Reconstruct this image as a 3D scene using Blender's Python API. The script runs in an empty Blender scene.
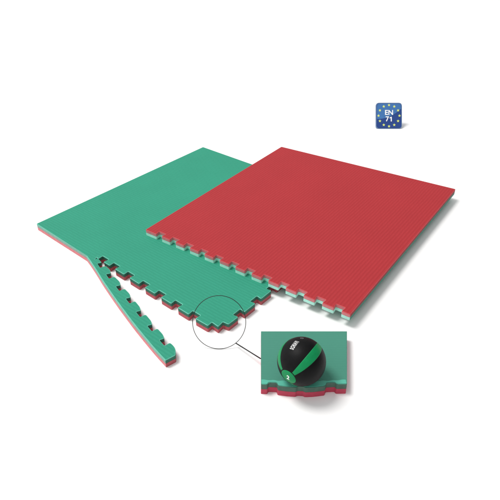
import bpy, bmesh, math
from mathutils import Vector, Matrix
from mathutils.geometry import delaunay_2d_cdt
R = math.radians
S = bpy.context.scene
C = S.collection

# ------------------------------------------------------------------ camera
F_PX, PITCH, CAM_H = 560.8, 0.59134, 1.25738     # focal length in pixels of a 500 px wide picture
cd = bpy.data.cameras.new('camera'); cam = bpy.data.objects.new('camera', cd); C.objects.link(cam)
cam.location = (0, 0, CAM_H); cam.rotation_euler = (math.pi/2 - PITCH, 0, 0)
cd.sensor_width = 36; cd.lens = F_PX/500*36; cd.clip_start = .05; cd.clip_end = 200
S.camera = cam
CAM = Vector((0, 0, CAM_H)); cp, sp = math.cos(PITCH), math.sin(PITCH)
FWD = Vector((0, cp, -sp)); UP = Vector((0, sp, cp)); RIGHT = Vector((1, 0, 0))
def ray(u, v):
    return FWD + RIGHT*((u-250)/F_PX) + UP*((250-v)/F_PX)          # depth 1 along the view axis
def ground(u, v, z=0.0):                                           # where the photo's pixel meets height z
    d = ray(u, v); return CAM + d*((z-CAM_H)/d.z)

# ------------------------------------------------------------------ materials
def new_mat(name, col, rough=.6, spec=.3, var=0.0, vscale=30, bump=0.0, bscale=400):
    m = bpy.data.materials.new(name); m.use_nodes = True
    nt = m.node_tree; b = nt.nodes['Principled BSDF']
    b.inputs['Base Color'].default_value = (*col, 1); b.inputs['Roughness'].default_value = rough
    b.inputs['Specular IOR Level'].default_value = spec
    tc = nt.nodes.new('ShaderNodeTexCoord')
    if var:
        n = nt.nodes.new('ShaderNodeTexNoise'); n.inputs['Scale'].default_value = vscale; n.inputs['Detail'].default_value = 5
        nt.links.new(tc.outputs['Object'], n.inputs['Vector'])
        r = nt.nodes.new('ShaderNodeValToRGB')
        r.color_ramp.elements[0].position = .3; r.color_ramp.elements[1].position = .7
        r.color_ramp.elements[0].color = (*[c*(1-var) for c in col], 1)
        r.color_ramp.elements[1].color = (*[min(1, c*(1+var)) for c in col], 1)
        nt.links.new(n.outputs['Fac'], r.inputs['Fac']); nt.links.new(r.outputs['Color'], b.inputs['Base Color'])
    if bump:
        n2 = nt.nodes.new('ShaderNodeTexNoise'); n2.inputs['Scale'].default_value = bscale; n2.inputs['Detail'].default_value = 3
        nt.links.new(tc.outputs['Object'], n2.inputs['Vector'])
        bp = nt.nodes.new('ShaderNodeBump'); bp.inputs['Strength'].default_value = bump; bp.inputs['Distance'].default_value = .002
        nt.links.new(n2.outputs['Fac'], bp.inputs['Height']); nt.links.new(bp.outputs['Normal'], b.inputs['Normal'])
    return m

def foam_top(name, col, axis, period=.0125, depth=.5, tone=.045, groove_shade=.16):
    """EVA foam pressed with fine straw-mat ribs running across the given axis, each rib broken into short weave lengths."""
    m = bpy.data.materials.new(name); m.use_nodes = True
    nt = m.node_tree; L = nt.links.new; N = nt.nodes.new
    b = nt.nodes['Principled BSDF']; b.inputs['Roughness'].default_value = .6; b.inputs['Specular IOR Level'].default_value = .15
    tc = N('ShaderNodeTexCoord'); sep = N('ShaderNodeSeparateXYZ'); L(tc.outputs['Object'], sep.inputs[0])
    a, o = ('X', 'Y') if axis == 'X' else ('Y', 'X')
    def math_(op, x, y=None):
        q = N('ShaderNodeMath'); q.operation = op
        for i, v in enumerate((x, y)):
            if v is None: continue
            if isinstance(v, (int, float)): q.inputs[i].default_value = v
            else: L(v, q.inputs[i])
        return q.outputs[0]
    nz = N('ShaderNodeTexNoise'); nz.inputs['Scale'].default_value = 14; nz.inputs['Detail'].default_value = 3
    L(tc.outputs['Object'], nz.inputs['Vector'])
    wob = math_('MULTIPLY', nz.outputs['Fac'], .35)
    ph = math_('ADD', math_('MULTIPLY', sep.outputs[a], 1/period), wob)
    rib = math_('SINE', math_('MULTIPLY', ph, 2*math.pi))
    row = math_('FLOOR', ph)
    shift = math_('MULTIPLY', math_('MODULO', row, 2.0), .5)
    ph2 = math_('ADD', math_('MULTIPLY', sep.outputs[o], 1/.045), shift)
    knot = math_('POWER', math_('ABSOLUTE', math_('SINE', math_('MULTIPLY', ph2, math.pi))), .25)
    h = math_('MULTIPLY', math_('ADD', math_('MULTIPLY', rib, .5), .5), knot)
    fine = N('ShaderNodeTexNoise'); fine.inputs['Scale'].default_value = 260; fine.inputs['Detail'].default_value = 4
    L(tc.outputs['Object'], fine.inputs['Vector'])
    h = math_('ADD', h, math_('MULTIPLY', fine.outputs['Fac'], .35))
    bp = N('ShaderNodeBump'); bp.inputs['Strength'].default_value = depth; bp.inputs['Distance'].default_value = .0012
    L(h, bp.inputs['Height']); L(bp.outputs['Normal'], b.inputs['Normal'])
    n1 = N('ShaderNodeTexNoise'); n1.inputs['Scale'].default_value = 5; n1.inputs['Detail'].default_value = 6; n1.inputs['Roughness'].default_value = .6
    L(tc.outputs['Object'], n1.inputs['Vector'])
    r = N('ShaderNodeValToRGB'); r.color_ramp.elements[0].position = .3; r.color_ramp.elements[1].position = .7
    r.color_ramp.elements[0].color = (*[c*(1-tone) for c in col], 1); r.color_ramp.elements[1].color = (*[c*(1+tone) for c in col], 1)
    L(math_('ADD', math_('MULTIPLY', n1.outputs['Fac'], .75), math_('MULTIPLY', fine.outputs['Fac'], .25)), r.inputs['Fac'])
    mix = N('ShaderNodeMix'); mix.data_type = 'RGBA'; mix.blend_type = 'MULTIPLY'             # rib shading painted into the colour: grooves of the pressed pattern darkened
    L(math_('MULTIPLY', math_('SUBTRACT', 1.0, math_('MULTIPLY', math_('ADD', math_('MULTIPLY', rib, .5), .5), knot)), groove_shade), mix.inputs[0])
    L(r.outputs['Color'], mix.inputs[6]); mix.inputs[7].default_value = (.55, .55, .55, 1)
    L(mix.outputs[2], b.inputs['Base Color'])
    return m

GREEN = (.031, .285, .184); RED = (.385, .030, .036)
M_green = foam_top('green ribbed foam', GREEN, 'Y')
M_red = foam_top('red ribbed foam', RED, 'X')
M_green_glint = new_mat('mint highlight rim', (.12, .47, .35), .6, .2, .06, 60)  # paler than the foam: edge highlight painted into the rim colour
M_red_glint = new_mat('pink highlight rim', (.52, .075, .085), .6, .2, .06, 60)  # red rim lightened the same way to paint in an edge highlight
M_green_shaded = new_mat('shaded green side', (.06, .21, .16), .6, .2, .06, 60)  # darker green that paints in the shade on the side faces
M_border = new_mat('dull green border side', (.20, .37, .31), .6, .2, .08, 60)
M_red_shaded = new_mat('shaded red side', (.30, .028, .034), .6, .2, .06, 60)  # deeper red, side shade put into the colour
M_green_cut_shaded = new_mat('shaded cut green foam edge', (.035, .15, .105), .7, .2, .08, 60, .15)  # darker than the top: shade of the tooth flanks put into the colour
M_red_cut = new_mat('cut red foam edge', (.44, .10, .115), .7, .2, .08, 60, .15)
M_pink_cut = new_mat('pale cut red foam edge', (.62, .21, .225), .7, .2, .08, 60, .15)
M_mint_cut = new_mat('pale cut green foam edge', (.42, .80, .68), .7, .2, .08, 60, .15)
M_tile_shade = foam_top('shade-dulled green foam', (.062, .240, .175), 'Y', .010, .25, .04, .05)  # green dulled to paint shade over the whole piece
M_tile_lit = new_mat('lit mint foam band', (.085, .42, .31), .55, .3, .06, 40, .1)  # lighter mint that paints in light along the front edge
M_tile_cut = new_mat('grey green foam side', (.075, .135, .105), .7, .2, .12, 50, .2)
M_tile_red = new_mat('crimson foam side', (.47, .055, .095), .7, .2, .10, 50, .2)
M_rubber = new_mat('black rubber', (.0035, .0035, .004), .5, .12, .2, 90, .12, 260)
M_stripe = new_mat('green rubber', (.004, .23, .075), .45, .15, .08, 60, .1, 260)
M_print = new_mat('white print', (.72, .72, .72), .5)
M_faint = new_mat('grey worn print', (.12, .12, .125), .6)
M_wire = new_mat('black wire', (.012, .012, .012), .45)
M_blue = new_mat('deep blue enamel', (.013, .05, .22), .3, .4, .05, 20)
M_sky = new_mat('light blue enamel', (.045, .155, .39), .3, .4, .05, 20)
M_star = new_mat('yellow star print', (.66, .74, .20), .5)
M_rim = new_mat('grey blue rim', (.16, .24, .38), .4)
M_white = new_mat('white enamel print', (.86, .87, .88), .5)
M_floor = new_mat('white studio floor', (.88, .88, .88), .9, .1)

# ------------------------------------------------------------------ mesh helpers
def link(name, me, mats, parent=None):
    o = bpy.data.objects.new(name, me); C.objects.link(o)
    for m in (mats if isinstance(mats, (list, tuple)) else [mats]): me.materials.append(m)
    if parent: o.parent = parent
    return o
def bm_obj(name, bm, mats, parent=None, smooth=False):
    me = bpy.data.meshes.new(name); bmesh.ops.recalc_face_normals(bm, faces=bm.faces); bm.to_mesh(me); bm.free()
    if smooth:
        for p in me.polygons: p.use_smooth = True
    return link(name, me, mats, parent)
def thing(name, label, cat, loc=(0, 0, 0), rz=0, group=None):
    o = bpy.data.objects.new(name, None); C.objects.link(o); o.location = loc; o.rotation_euler = (0, 0, rz)
    o.empty_display_size = .05; o['label'] = label; o['category'] = cat
    if group: o['group'] = group
    return o
def rounded(pts, n=4):
    """pts: (x, y, radius); returns outline with filleted corners"""
    out = []; k = len(pts)
    for i in range(k):
        p = Vector(pts[i][:2]); r = pts[i][2] if len(pts[i]) > 2 else 0
        a = Vector(pts[i-1][:2]) - p; b = Vector(pts[(i+1) % k][:2]) - p
        if r <= 0 or a.length < 1e-6 or b.length < 1e-6: out.append(p); continue
        d = min(r, a.length*.48, b.length*.48)
        p0 = p + a.normalized()*d; p1 = p + b.normalized()*d
        for j in range(n+1):
            t = j/n; out.append(p0*(1-t)**2 + p*2*t*(1-t) + p1*t*t)
    return out
def slab(name, outline, z0, z1, mats, parent, bevel=.0018, keep=None, side=None):
    """prism with a softened upper rim; material 0 above and below, 1 round the side, 2 on the rim, 3 where side(mid, normal) says so"""
    bm = bmesh.new(); n = len(outline)
    outline = [p for i, p in enumerate(outline) if (p-outline[i-1]).length > 2e-4]; n = len(outline)
    area = sum(outline[i-1].x*outline[i].y-outline[i].x*outline[i-1].y for i in range(n))
    if area < 0: outline = outline[::-1]
    inn = []
    for i in range(n):
        p = outline[i]; a = p-outline[i-1]; b = outline[(i+1) % n]-p
        if a.length < 1e-9: a = b
        if b.length < 1e-9: b = a
        a = a.normalized(); b = b.normalized(); m = Vector((-a.y-b.y, a.x+b.x)); m = m.normalized() if m.length > 1e-6 else Vector((-a.y, a.x))
        c = max(.6, m.dot(Vector((-a.y, a.x)))); inn.append(Vector((0, 0)) if (keep and keep(p)) else m/c)
    outline = list(outline)
    levels = [(z0, 0), (z1, 0)] if not bevel else [(z0, 0), (z1-bevel, 0), (z1-bevel*.3, bevel*.3), (z1, bevel)]
    rows = [[bm.verts.new((p.x+q.x*d, p.y+q.y*d, z)) for p, q in zip(outline, inn)] for z, d in levels]
    for ring in (rows[-1], rows[0]):
        vc, _, fc, ov, _, _ = delaunay_2d_cdt([v.co.xy for v in ring], [(i, (i+1) % n) for i in range(n)], [], 1, 1e-7)
        vm = [ring[o[0]] if o else bm.verts.new((c.x, c.y, ring[0].co.z)) for c, o in zip(vc, ov)]
        for f in fc:
            f = [vm[i] for i in f]
            if len(set(f)) == 3: bm.faces.new(f)
    for k, (lo, hi) in enumerate(zip(rows, rows[1:])):
        for i in range(n):
            f = bm.faces.new((lo[i], lo[(i+1) % n], hi[(i+1) % n], hi[i])); f.normal_update()
            f.material_index = 2 if (k > 0 and len(mats) > 2) else 1
            if k == 0 and side and side(f.calc_center_median(), f.normal): f.material_index = 3
    return bm_obj(name, bm, mats, parent)
def text_mesh(s, mat, size=1, extrude=0, name='lettering', parent=None, xf=None, bold=0.0, space=1.0):
    cu = bpy.data.curves.new('lettering', 'FONT'); cu.body = s; cu.size = size; cu.extrude = extrude; cu.offset = bold; cu.space_character = space
    cu.align_x = 'CENTER'; cu.align_y = 'CENTER'; cu.resolution_u = 6
    ob = bpy.data.objects.new('lettering_curve', cu); C.objects.link(ob)
    bpy.context.view_layer.update()
    me = bpy.data.meshes.new_from_object(ob.evaluated_get(bpy.context.evaluated_depsgraph_get()))
    bpy.data.objects.remove(ob); bpy.data.curves.remove(cu)
    if xf:
        bm = bmesh.new(); bm.from_mesh(me)
        bmesh.ops.subdivide_edges(bm, edges=[e for e in bm.edges if e.calc_length() > .12*size], cuts=2)
        for v in bm.verts: v.co = xf(v.co)
        bm.to_mesh(me); bm.free()
    me.materials.clear()
    return link(name, me, mat, parent)

# ------------------------------------------------------------------ floor
bm = bmesh.new(); bmesh.ops.create_grid(bm, x_segments=2, y_segments=2, size=60)
fl = bm_obj('floor', bm, M_floor); fl['kind'] = 'structure'

# ------------------------------------------------------------------ mats
T, T_RED = .030, .026                                              # thickness of the green and of the red mat
GK = (CAM_H-T)/(CAM_H-.033)
scaled = lambda pts: [p*GK for p in pts]
def teeth(s0, n0, s1, n1, centres, half, depth, flare=.003, r=.005):
    """jigsaw edge from (s0,n0) to (s1,n1): base line with dovetail notches cut inwards (to the left of travel) at the centres along s"""
    d = Vector((s1-s0, n1-n0)); ln = d.length; u = d/ln; w = Vector((-u.y, u.x)); o = Vector((s0, n0)); out = []
    for c in centres:
        for (q, dep, rr) in ((c-half, 0, r), (c-half-flare, depth, r*.8), (c+half+flare, depth, r*.8), (c+half, 0, r)):
            p = o + u*q + w*dep; out.append((p.x, p.y, rr))
    return out

def local(q, root, z):                                             # photo pixel -> that mat's own plane
    p = ground(*q, z) - root.location; a = root.rotation_euler.z
    return (p.x*math.cos(a)+p.y*math.sin(a), -p.x*math.sin(a)+p.y*math.cos(a))
def build_mat(root, outline, T, mats_up, mats_down, keep=None, parts=('top_layer', 'bottom_layer'), split=.5, side=None):
    zs = T*split
    up = slab(parts[0], outline, zs+.0003, T, mats_up, root, .002, keep, side)
    dn = slab(parts[1], outline, 0.0, zs-.0003, mats_down, root, 0, None, side)
    return up, dn

# green mat, lying on the floor.  local x: along the peeled edge, local y: away from the camera
GA = -.68083; GL, GW = 1.02035, 1.0181
gm = thing('puzzle_mat', 'green topped foam puzzle mat lying on the white floor with its edge strip peeling away', 'mat', (-.89724*GK, 2.02143*GK, 0), GA)
base0 = (.392, .000); base1 = (1.000, -.0215)
blen = (Vector(base1)-Vector(base0)).length
gc = [c-.392 for c in (.418, .487, .572, .658, .744, .829, .915)]
FLAT = -.0145
gloc = lambda q: [c/GK for c in local(q, gm, T)]
out = [(*gloc((36.2, 223.7)), .006), (.352, FLAT-.001, 0), (.386, .024, 0)]
out += [(.392, .001, .002)]
out += teeth(*base0, *base1, [c+.006 for c in gc], .0155, .0225)
out += [(.9935, -.0195, .005), (.9925, .0015, .003), (1.0225, -.0015, .003)]        # the corner itself is left bare between two teeth
out += [(1.0195, .026, .003), (1.0415, .028, .005)]
o2 = Vector((1.0425, 0))
for c in (.093, .184, .275, .366, .457, .548, .639, .730, .821, .912):
    out += [(1.0425, c-.0155, .005), (1.0215, c-.019, .004), (1.0215, c+.019, .004), (1.0425, c+.0155, .005)]
out += [(1.0425, GW-.02, .005), (1.0215, GW-.005, .004), (1.0215, GW, .003), (*gloc((203, 146.9)), .006)]
cut = lambda p: (p/GK-Vector((.352, FLAT-.001))).length < .001 or (p/GK-Vector((.386, .024))).length < .002
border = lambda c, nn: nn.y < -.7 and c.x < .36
build_mat(gm, scaled(rounded(out)), T, [M_green, M_green_cut_shaded, M_green_glint, M_border], [M_red, M_red_cut, M_red_cut, M_pink_cut], cut, split=.52, side=border)

# peeled border strip of the green mat: a curved band with seven dovetail notches on its inner side
def spline(pts, n=60):
    P = [Vector(p) for p in pts]; P = [P[0]*2-P[1]] + P + [P[-1]*2-P[-2]]; out = []
    for i in range(1, len(P)-2):
        for j in range(n):
            t = j/n; a, b, c, d = P[i-1:i+3]
            out.append(.5*((2*b)+(c-a)*t+(2*a-5*b+4*c-d)*t*t+(3*b-a-3*c+d)*t**3))
    out.append(P[-2]); return out
outer = spline([(.3523, FLAT-.001), (.404, -.0325), (.47, -.056), (.529, -.078), (.62, -.109), (.707, -.137), (.813, -.169), (.93, -.2005), (1.000, -.2165)])
arc = [0]
for a, b in zip(outer, outer[1:]): arc.append(arc[-1]+(b-a).length)
def on_strip(a, w):
    i = max(0, min(len(outer)-2, next((k for k, v in enumerate(arc) if v > a), len(arc)-1)-1))
    t = (a-arc[i])/(arc[i+1]-arc[i]); p = outer[i].lerp(outer[i+1], t)
    d = outer[min(len(outer)-1, i+12)]-outer[max(0, i-12)]; d.normalize(); return p + Vector((-d.y, d.x))*w
def arc_at_x(x): return min(range(len(outer)), key=lambda k: abs(outer[k].x-x))
so = [(p.x, p.y, 0) for p in outer[::10]]
end = arc[-1]
def sp(a, w, r): p = on_strip(a, w); so.append((p.x, p.y, r))
sp(end, .036, .003); sp(end-.026, .054, .016)
nx = [.940, .858, .776, .694, .612, .528, .450]
for i, x in enumerate(nx):
    a = arc[arc_at_x(x-.014)]
    wt = .054 if i < 4 else (.051, .046, .040)[i-4]
    wb = wt-.0225
    sp(a+.0165, wt-.001, .009); sp(a+.0195, wb, .004); sp(a-.0135, wb, .004); sp(a-.0105, wt-.006, .004)
    if i < 6: sp(a-.030, wt-.0005, .022)
so += [(.4035, .0005, .003), (.4005, -.012, .002), (.3925, .0115, .002), (.3863, .0240, .0)]
pts = scaled(rounded(so))
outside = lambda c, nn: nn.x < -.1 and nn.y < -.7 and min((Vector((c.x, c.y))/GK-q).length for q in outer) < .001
st_root = slab('border_strip', pts, T*.52+.0003, T, [M_green, M_green_cut_shaded, M_green_glint, M_border], gm, .002, cut, outside)
slab('strip_backing', pts, 0, T*.52-.0003, [M_red, M_red_cut, M_red_cut, M_pink_cut], st_root, 0, None, outside)

# red mat, lying on top of the green one
RA = -.61288; RL, RW = .92395, 1.03115
rm = thing('puzzle_mat', 'red topped foam puzzle mat lying across the green mat, overhanging it to the right', 'mat', (-.42497, 1.93284, T), RA)
out = [(0, -.018, .003), (.033, -.0185, .004), (.029, .003, .003), (.060, .003, .003), (.056, -.0185, .004)]
out = [(0, -.0165, .003), (.004, -.0185, .003)]
rc = [.0750+.0729*k for k in range(12)]
for c in rc:
    if c > .88: continue
    out += [(c-.0155, -.0185, .0045), (c-.0185, .0035, .003), (c+.0155, .0035, .003), (c+.0125, -.0185, .0045)]
out += [(RL-.002, -.0185, .004), (RL, RW, .005), (0, RW, .005)]
shaded_side = lambda c, nn: nn.x > .9 and c.x > RL-.03 and c.y > -.012 or nn.y > .9 and c.y > RW-.03  # right and back sides, which get the colours with shade painted in
# the foam is a few millimetres out of square, as soft mats are
q00, q10, q11, q01 = [Vector(local(q, rm, T+T_RED)) for q in ((145.4, 229.6), (350.8, 314.8), (455.7, 189), (281.4, 146.6))]
def skew(x, y, r):
    u, v = x/RL, (y+.0185)/(RW+.0185)
    p = q00*(1-u)*(1-v) + q10*u*(1-v) + q11*u*v + q01*(1-u)*v; return (p.x, p.y, r)
out = [skew(*q) for q in out]
build_mat(rm, rounded(out), T_RED, [M_red, M_pink_cut, M_red_glint, M_red_shaded], [M_green, M_mint_cut, M_mint_cut, M_green_shaded], side=shaded_side)
# ------------------------------------------------------------------ sample tile with ball
ZT = .039
tile_o = ground(303, 390, 0); tile_o.z = 0
tr = thing('mat_sample', 'small shade-dulled green offcut of foam mat with jigsaw front edge, lying under the ball', 'mat', tile_o)
px = [(261, 331), (261, 382.6), (261, 384.6), (267.2, 384.8), (268.6, 382.6), (277.0, 382.9), (278.0, 385.8), (287, 387.0), (295.8, 387.6), (297.8, 386.6),
      (303.2, 386.8), (305.6, 387.9), (314, 387.6), (325.2, 386.2), (326.6, 383.0), (335.2, 382.6), (337, 384.5), (347, 384.3), (347, 331)]
tp = [ground(u, v, ZT)-tile_o for u, v in px]
cut_o = [(p.x, p.y, .0 if i < 2 or i == len(tp)-1 else .0025) for i, p in enumerate(tp)]
tout = rounded(cut_o)
def trim_slab(name, z0, z1, mats):
    bm = bmesh.new()
    lo = [bm.verts.new((p.x, p.y, z0)) for p in tout]; hi = [bm.verts.new((p.x, p.y, z1)) for p in tout]; n = len(tout)
    bm.faces.new(hi); bm.faces.new(lo[::-1])
    for i in range(n): bm.faces.new((lo[i], lo[(i+1) % n], hi[(i+1) % n], hi[i]))
    es = [e for e in bm.edges if all(v.co.z > z1-1e-6 for v in e.verts)]
    bmesh.ops.bevel(bm, geom=es, offset=.0015, segments=2, affect='EDGES')
    bmesh.ops.recalc_face_normals(bm, faces=bm.faces)
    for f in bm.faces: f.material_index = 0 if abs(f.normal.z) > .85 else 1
    return bm_obj(name, bm, mats, tr)
trim_slab('top_layer', ZT*.52+.0003, ZT, [M_tile_shade, M_tile_cut])
slab('bottom_layer', tout, 0, ZT*.52-.0003, [M_tile_red, M_tile_red], tr, 0)
# smooth front band, light painted in by its paler mint, standing a hair proud of the ribs
front = [p for p in tout if p.y < tp[1].y+.02]
fr = sorted([(p.x, p.y) for p in front], key=lambda q: 0)
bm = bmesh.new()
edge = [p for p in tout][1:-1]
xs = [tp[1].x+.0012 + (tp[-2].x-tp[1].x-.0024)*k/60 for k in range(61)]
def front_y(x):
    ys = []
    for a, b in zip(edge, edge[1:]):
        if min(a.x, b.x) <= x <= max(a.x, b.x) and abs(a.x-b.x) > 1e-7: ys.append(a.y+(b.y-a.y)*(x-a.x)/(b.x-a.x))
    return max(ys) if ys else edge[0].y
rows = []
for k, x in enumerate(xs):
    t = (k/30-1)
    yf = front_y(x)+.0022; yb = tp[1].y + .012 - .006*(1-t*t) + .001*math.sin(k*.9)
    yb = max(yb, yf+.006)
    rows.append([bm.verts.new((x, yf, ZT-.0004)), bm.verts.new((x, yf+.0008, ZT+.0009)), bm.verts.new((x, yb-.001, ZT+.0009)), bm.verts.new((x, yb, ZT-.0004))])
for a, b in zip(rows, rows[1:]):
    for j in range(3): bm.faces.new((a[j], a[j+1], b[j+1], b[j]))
bm_obj('lit_front_band', bm, M_tile_lit, tr)

# ball
bc_ray = ray(301.5, 361.2)
# depth so that a ball of 24.6 px radius rests on the tile:  centre height = ZT + radius
rad_per_depth = 24.5/F_PX
# CAM_H + k*ray.z = ZT + k*rad_per_depth
kb = (CAM_H-ZT)/(rad_per_depth-bc_ray.z); BR = kb*rad_per_depth*.997; bc = CAM + bc_ray*kb; bc.z = ZT+BR
ball = thing('medicine_ball', 'black rubber medicine ball with green stripes resting on the mat offcut', 'ball', (bc.x, bc.y, ZT))
b_f = bc_ray.normalized(); b_r = b_f.cross(Vector((0, 0, 1))).normalized(); b_u = b_r.cross(b_f)   # axes as seen along the line of sight to the ball
pole = (b_r*-.494 + b_u*-.686 - b_f*.53).normalized()
refv = (b_u - pole*b_u.dot(pole)).normalized()
ov = pole.cross(refv)
def sph(th, az, r=1.0):
    th, az = R(th), R(az)
    return (pole*math.cos(th) + (refv*math.cos(az)+ov*math.sin(az))*math.sin(th))*BR*r + Vector((0, 0, BR))
def patch(name, ths, azf, mat, r_out, seg=14):
    """shell patch of the ball: rows along the meridian, each spanning azf(th); rim turned down into the ball"""
    bm = bmesh.new(); grid = []
    for th in ths:
        a0, a1 = azf(th); row = [bm.verts.new(sph(th, a0, .995))]
        row += [bm.verts.new(sph(th, a0+(a1-a0)*j/seg, r_out)) for j in range(seg+1)]
        row += [bm.verts.new(sph(th, a1, .995))]; grid.append(row)
    for a, b in zip(grid, grid[1:]):
        for j in range(len(a)-1): bm.faces.new((a[j], a[j+1], b[j+1], b[j]))
    return bm_obj(name, bm, mat, ball, True)
bm = bmesh.new(); bmesh.ops.create_uvsphere(bm, u_segments=96, v_segments=48, radius=BR)
for v in bm.verts: v.co.z += BR
bm_obj('rubber_shell', bm, M_rubber, ball, True)
ths = [22.5+2.2*k for k in range(61)]
for c in (-65.5, 31.5, 163):
    patch('stripe', ths, lambda th, c=c: (c-10.8, c+10.8), M_stripe, 1.0035)
def cap(name, th1, r, flip=False):
    bm = bmesh.new(); n = 48; rings = []
    f = (lambda t: 180-t) if flip else (lambda t: t)
    top = bm.verts.new(sph(f(0), 0, r))
    for th, rr in [(th1*k/8, r) for k in range(1, 9)] + [(th1+.4, .995)]:
        rings.append([bm.verts.new(sph(f(th), 360*j/n, rr)) for j in range(n)])
    for j in range(n): bm.faces.new((top, rings[0][j], rings[0][(j+1) % n]))
    for a, b in zip(rings, rings[1:]):
        for j in range(n): bm.faces.new((a[j], b[j], b[(j+1) % n], a[(j+1) % n]))
    return bm_obj(name, bm, M_stripe, ball, True)
hub = cap('end_cap', 19.6, 1.005); cap('end_cap', 19.6, 1.005, True)
# lettering wrapped on the ball: runs along the meridian away from the cap, letter tops towards the left stripe
wrap = lambda co: sph(83.0+co.x*25.5/4.45, -14.8+co.y*11/.72, 1.0045)
bm = bmesh.new(); xx = -2.32                                        # letters set one by one, evenly spaced
for ch, wd in zip('SCHIAVI', (.62, .74, .78, .34, .80, .78, .34)):
    o = text_mesh(ch, M_print, 1, 0, 'letter', None, lambda co, c=xx+wd/2: Vector(((co.x)*.96+c, co.y, 0)), .035)
    bm.from_mesh(o.data); me = o.data; bpy.data.objects.remove(o); bpy.data.meshes.remove(me); xx += wd+.035
bmesh.ops.subdivide_edges(bm, edges=[e for e in bm.edges if e.calc_length() > .3], cuts=2)
for v in bm.verts: v.co = wrap(v.co)
me = bpy.data.meshes.new('lettering'); bm.to_mesh(me); bm.free(); link('lettering', me, M_print, ball)
wrap2 = lambda co: sph(113.0+co.x*7, -15.0+co.y*9, 1.0045)
bm = bmesh.new(); 
ring_o = [bm.verts.new(wrap2(Vector((.55*math.cos(a), .5*math.sin(a), 0)))) for a in [2*math.pi*k/20 for k in range(20)]]
ring_i = [bm.verts.new(wrap2(Vector((.30*math.cos(a), .24*math.sin(a), 0)))) for a in [2*math.pi*k/20 for k in range(20)]]
for k in range(20): bm.faces.new((ring_o[k], ring_o[(k+1) % 20], ring_i[(k+1) % 20], ring_i[k]))
bm_obj('printed_mark', bm, M_faint, ball)
# numeral on the cap, standing upright-ish as seen in the photo
ty = b_u*math.cos(R(25)) + b_r*math.sin(R(25)); ty = (ty - pole*ty.dot(pole)).normalized(); tx = ty.cross(pole)
def numeral(co):
    v = (pole + tx*(co.x*.27+.01) + ty*(co.y*.32)).normalized(); return v*BR*1.0075 + Vector((0, 0, BR))
text_mesh('2', M_white, 1, 0, 'numeral', hub, numeral, .03)

# ------------------------------------------------------------------ drawn callout circle and line, added as a wire hoop on a stem
# both the callout circle and the badge lean back by the same angle, squarely facing the viewer
def lean(u, v, half):
    k = (CAM_H-half[1])/(-(ray(u, v).z - half[0]/F_PX*UP.z)); return CAM + ray(u, v)*k, half[0]/F_PX*k
WR = .0013
d, r_, u_ = FWD, RIGHT, UP
hc, rho = lean(219.2, 322.2, (26.6, WR*1.2))
bm = bmesh.new(); n, m = 128, 10; rg = []
for i in range(n):
    a = 2*math.pi*i/n; q = r_*math.cos(a)+u_*math.sin(a)
    rg.append([bm.verts.new(q*rho + (q*math.cos(b)-d*math.sin(b))*WR*.8) for b in [2*math.pi*j/m for j in range(m)]])
for i in range(n):
    for j in range(m): bm.faces.new((rg[i][j], rg[(i+1) % n][j], rg[(i+1) % n][(j+1) % m], rg[i][(j+1) % m]))
hp = thing('callout_circle', 'callout circle around the green mat corner with its line, added as black wire', 'pointer', hc)
bm_obj('callout_ring', bm, M_wire, hp, True)
ang = math.atan2(-(343-322), 235.8-219.2)
p0 = (r_*math.cos(ang)+u_*math.sin(ang))*rho
p1 = ground(260.6, 358.6, ZT*.8) - hc
def tube(a, b, rad, m=12):
    bm = bmesh.new(); ax = (b-a).normalized(); e = ax.orthogonal().normalized(); g = ax.cross(e)
    rows = [[bm.verts.new(p+(e*math.cos(t)+g*math.sin(t))*rad) for t in [2*math.pi*j/m for j in range(m)]] for p in (a, b)]
    for j in range(m): bm.faces.new((rows[0][j], rows[0][(j+1) % m], rows[1][(j+1) % m], rows[1][j]))
    bm.faces.new(rows[0]); bm.faces.new(rows[1]); return bm
bm_obj('callout_line', tube(p0, p1, WR*1.45), M_wire, hp, True)

# ------------------------------------------------------------------ enamel badge standing on the floor behind the mats
bcn, hs = lean(388.9, 115.8, (13.1, .0005))
MB = Matrix((r_, u_, -d)).transposed().to_4x4()                     # columns: right, up, facing
sg = thing('badge', 'square blue EN 71 badge with a ring of yellow stars, standing behind the red mat', 'sign', Vector((bcn.x, bcn.y, 0)))
off = Vector((0, 0, bcn.z))
def to_b(x, y, z=0): return off + MB @ Vector((x*hs, y*hs, z))
def sq(h, rad, n=6):
    return rounded([(-h, -h, rad), (h, -h, rad), (h, h, rad), (-h, h, rad)], n)
def plate(name, outline, z0, z1, mat, parent):
    bm = bmesh.new(); lo = [bm.verts.new(to_b(p.x, p.y, z0)) for p in outline]; hi = [bm.verts.new(to_b(p.x, p.y, z1)) for p in outline]; n = len(outline)
    bm.faces.new(hi); bm.faces.new(lo[::-1])
    for i in range(n): bm.faces.new((lo[i], lo[(i+1) % n], hi[(i+1) % n], hi[i]))
    return bm_obj(name, bm, mat, parent)
plate('back_plate', sq(1, .26), -.010, 0, M_rim, sg)
pl = plate('face', sq(.95, .24), .0002, .0012, M_blue, sg)
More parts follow.
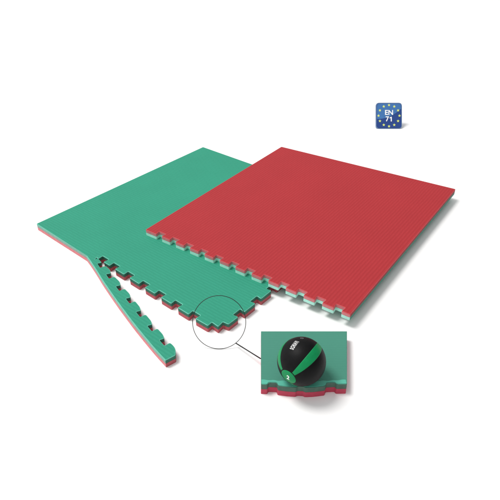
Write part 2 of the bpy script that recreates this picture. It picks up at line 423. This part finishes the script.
# lighter upper field with a curved lower border
fld = [Vector((-.92, -.25))]
for k in range(13):
    t = k/12; fld.append(Vector((-.92+1.84*t, -.25 + .78*t**2.2)))
fld += [p for p in rounded([(.92, .5, 0), (.92, .92, .22), (-.92, .92, .22), (-.92, -.2, 0)], 6)]
clean = []
for p in fld:
    if not clean or (p-clean[-1]).length > .01: clean.append(p)
plate('upper_field', clean, .0014, .0020, M_sky, pl)
for k in range(12):
    a = math.pi/2 + k*math.pi/6; cx, cy = .80*math.cos(a), .81*math.sin(a)
    star = [Vector((cx+(.115 if j % 2 == 0 else .055)*math.sin(j*math.pi/5), cy+(.115 if j % 2 == 0 else .055)*math.cos(j*math.pi/5))) for j in range(10)]
    plate('star', star, .0023, .0028, M_star, pl)
for s, xx, yy in (('EN', 0, .225), ('7', -.14, -.265)):
    text_mesh(s, M_white, .52, 0, 'lettering', pl, lambda co, xx=xx, yy=yy: to_b(co.x+xx, co.y+yy, .0032), .012)
one = [Vector(q) for q in ((.13, -.44), (.21, -.44), (.21, -.085), (.145, -.085), (.03, -.155), (.055, -.215), (.13, -.175))]
plate('lettering', one, .0028, .0033, M_white, pl)
# foot behind the plate that props it up
bm = bmesh.new()
q = [to_b(-.35, -.9, -.0105), to_b(.35, -.9, -.0105), to_b(.35, .3, -.0105), to_b(-.35, .3, -.0105)]
g = [Vector((p.x, p.y+.05, .0005)) for p in q[2:]]
vs = [bm.verts.new(p) for p in (*q, *g)]
for f in ((0, 1, 2, 3), (3, 2, 4, 5), (0, 5, 4, 1), (1, 4, 2), (0, 3, 5)): bm.faces.new([vs[i] for i in f])
bm_obj('prop_foot', bm, M_rim, sg)

# ------------------------------------------------------------------ light
w = bpy.data.worlds.new('World'); S.world = w; w.use_nodes = True
nt = w.node_tree; bg = nt.nodes['Background']                      # white studio surround, dimmed on the right to darken right-facing sides
tc = nt.nodes.new('ShaderNodeTexCoord'); dp = nt.nodes.new('ShaderNodeVectorMath'); dp.operation = 'DOT_PRODUCT'; dp.inputs[1].default_value = (-.84, -.10, .53)
ma = nt.nodes.new('ShaderNodeMath'); ma.operation = 'MULTIPLY_ADD'; ma.inputs[1].default_value = .65; ma.inputs[2].default_value = .55; ma.use_clamp = False
mx = nt.nodes.new('ShaderNodeMath'); mx.operation = 'MAXIMUM'; mx.inputs[1].default_value = .04
nt.links.new(tc.outputs['Generated'], dp.inputs[0]); nt.links.new(dp.outputs['Value'], ma.inputs[0]); nt.links.new(ma.outputs[0], mx.inputs[0])
nt.links.new(mx.outputs[0], bg.inputs['Color']); bg.inputs['Strength'].default_value = .95
ld = bpy.data.lights.new('softbox', 'AREA'); ld.shape = 'DISK'; ld.size = 5.2; ld.energy = 1430; ld.color = (1, .985, .965)
lo_ = bpy.data.objects.new('softbox', ld); C.objects.link(lo_)
ldir = Vector((-.40, .08, .90)).normalized(); tgt = Vector((.05, 2.0, 0))
lo_.location = tgt + ldir*14; lo_.rotation_euler = (-ldir).to_track_quat('-Z', 'Y').to_euler()

vs_ = S.view_settings; S.display_settings.display_device = 'sRGB'
vs_.view_transform = 'Standard'; vs_.look = 'None'; vs_.exposure = 0; vs_.gamma = 1; vs_.use_curve_mapping = False
S.render.engine = 'CYCLES'; S.render.resolution_x = S.render.resolution_y = 1024
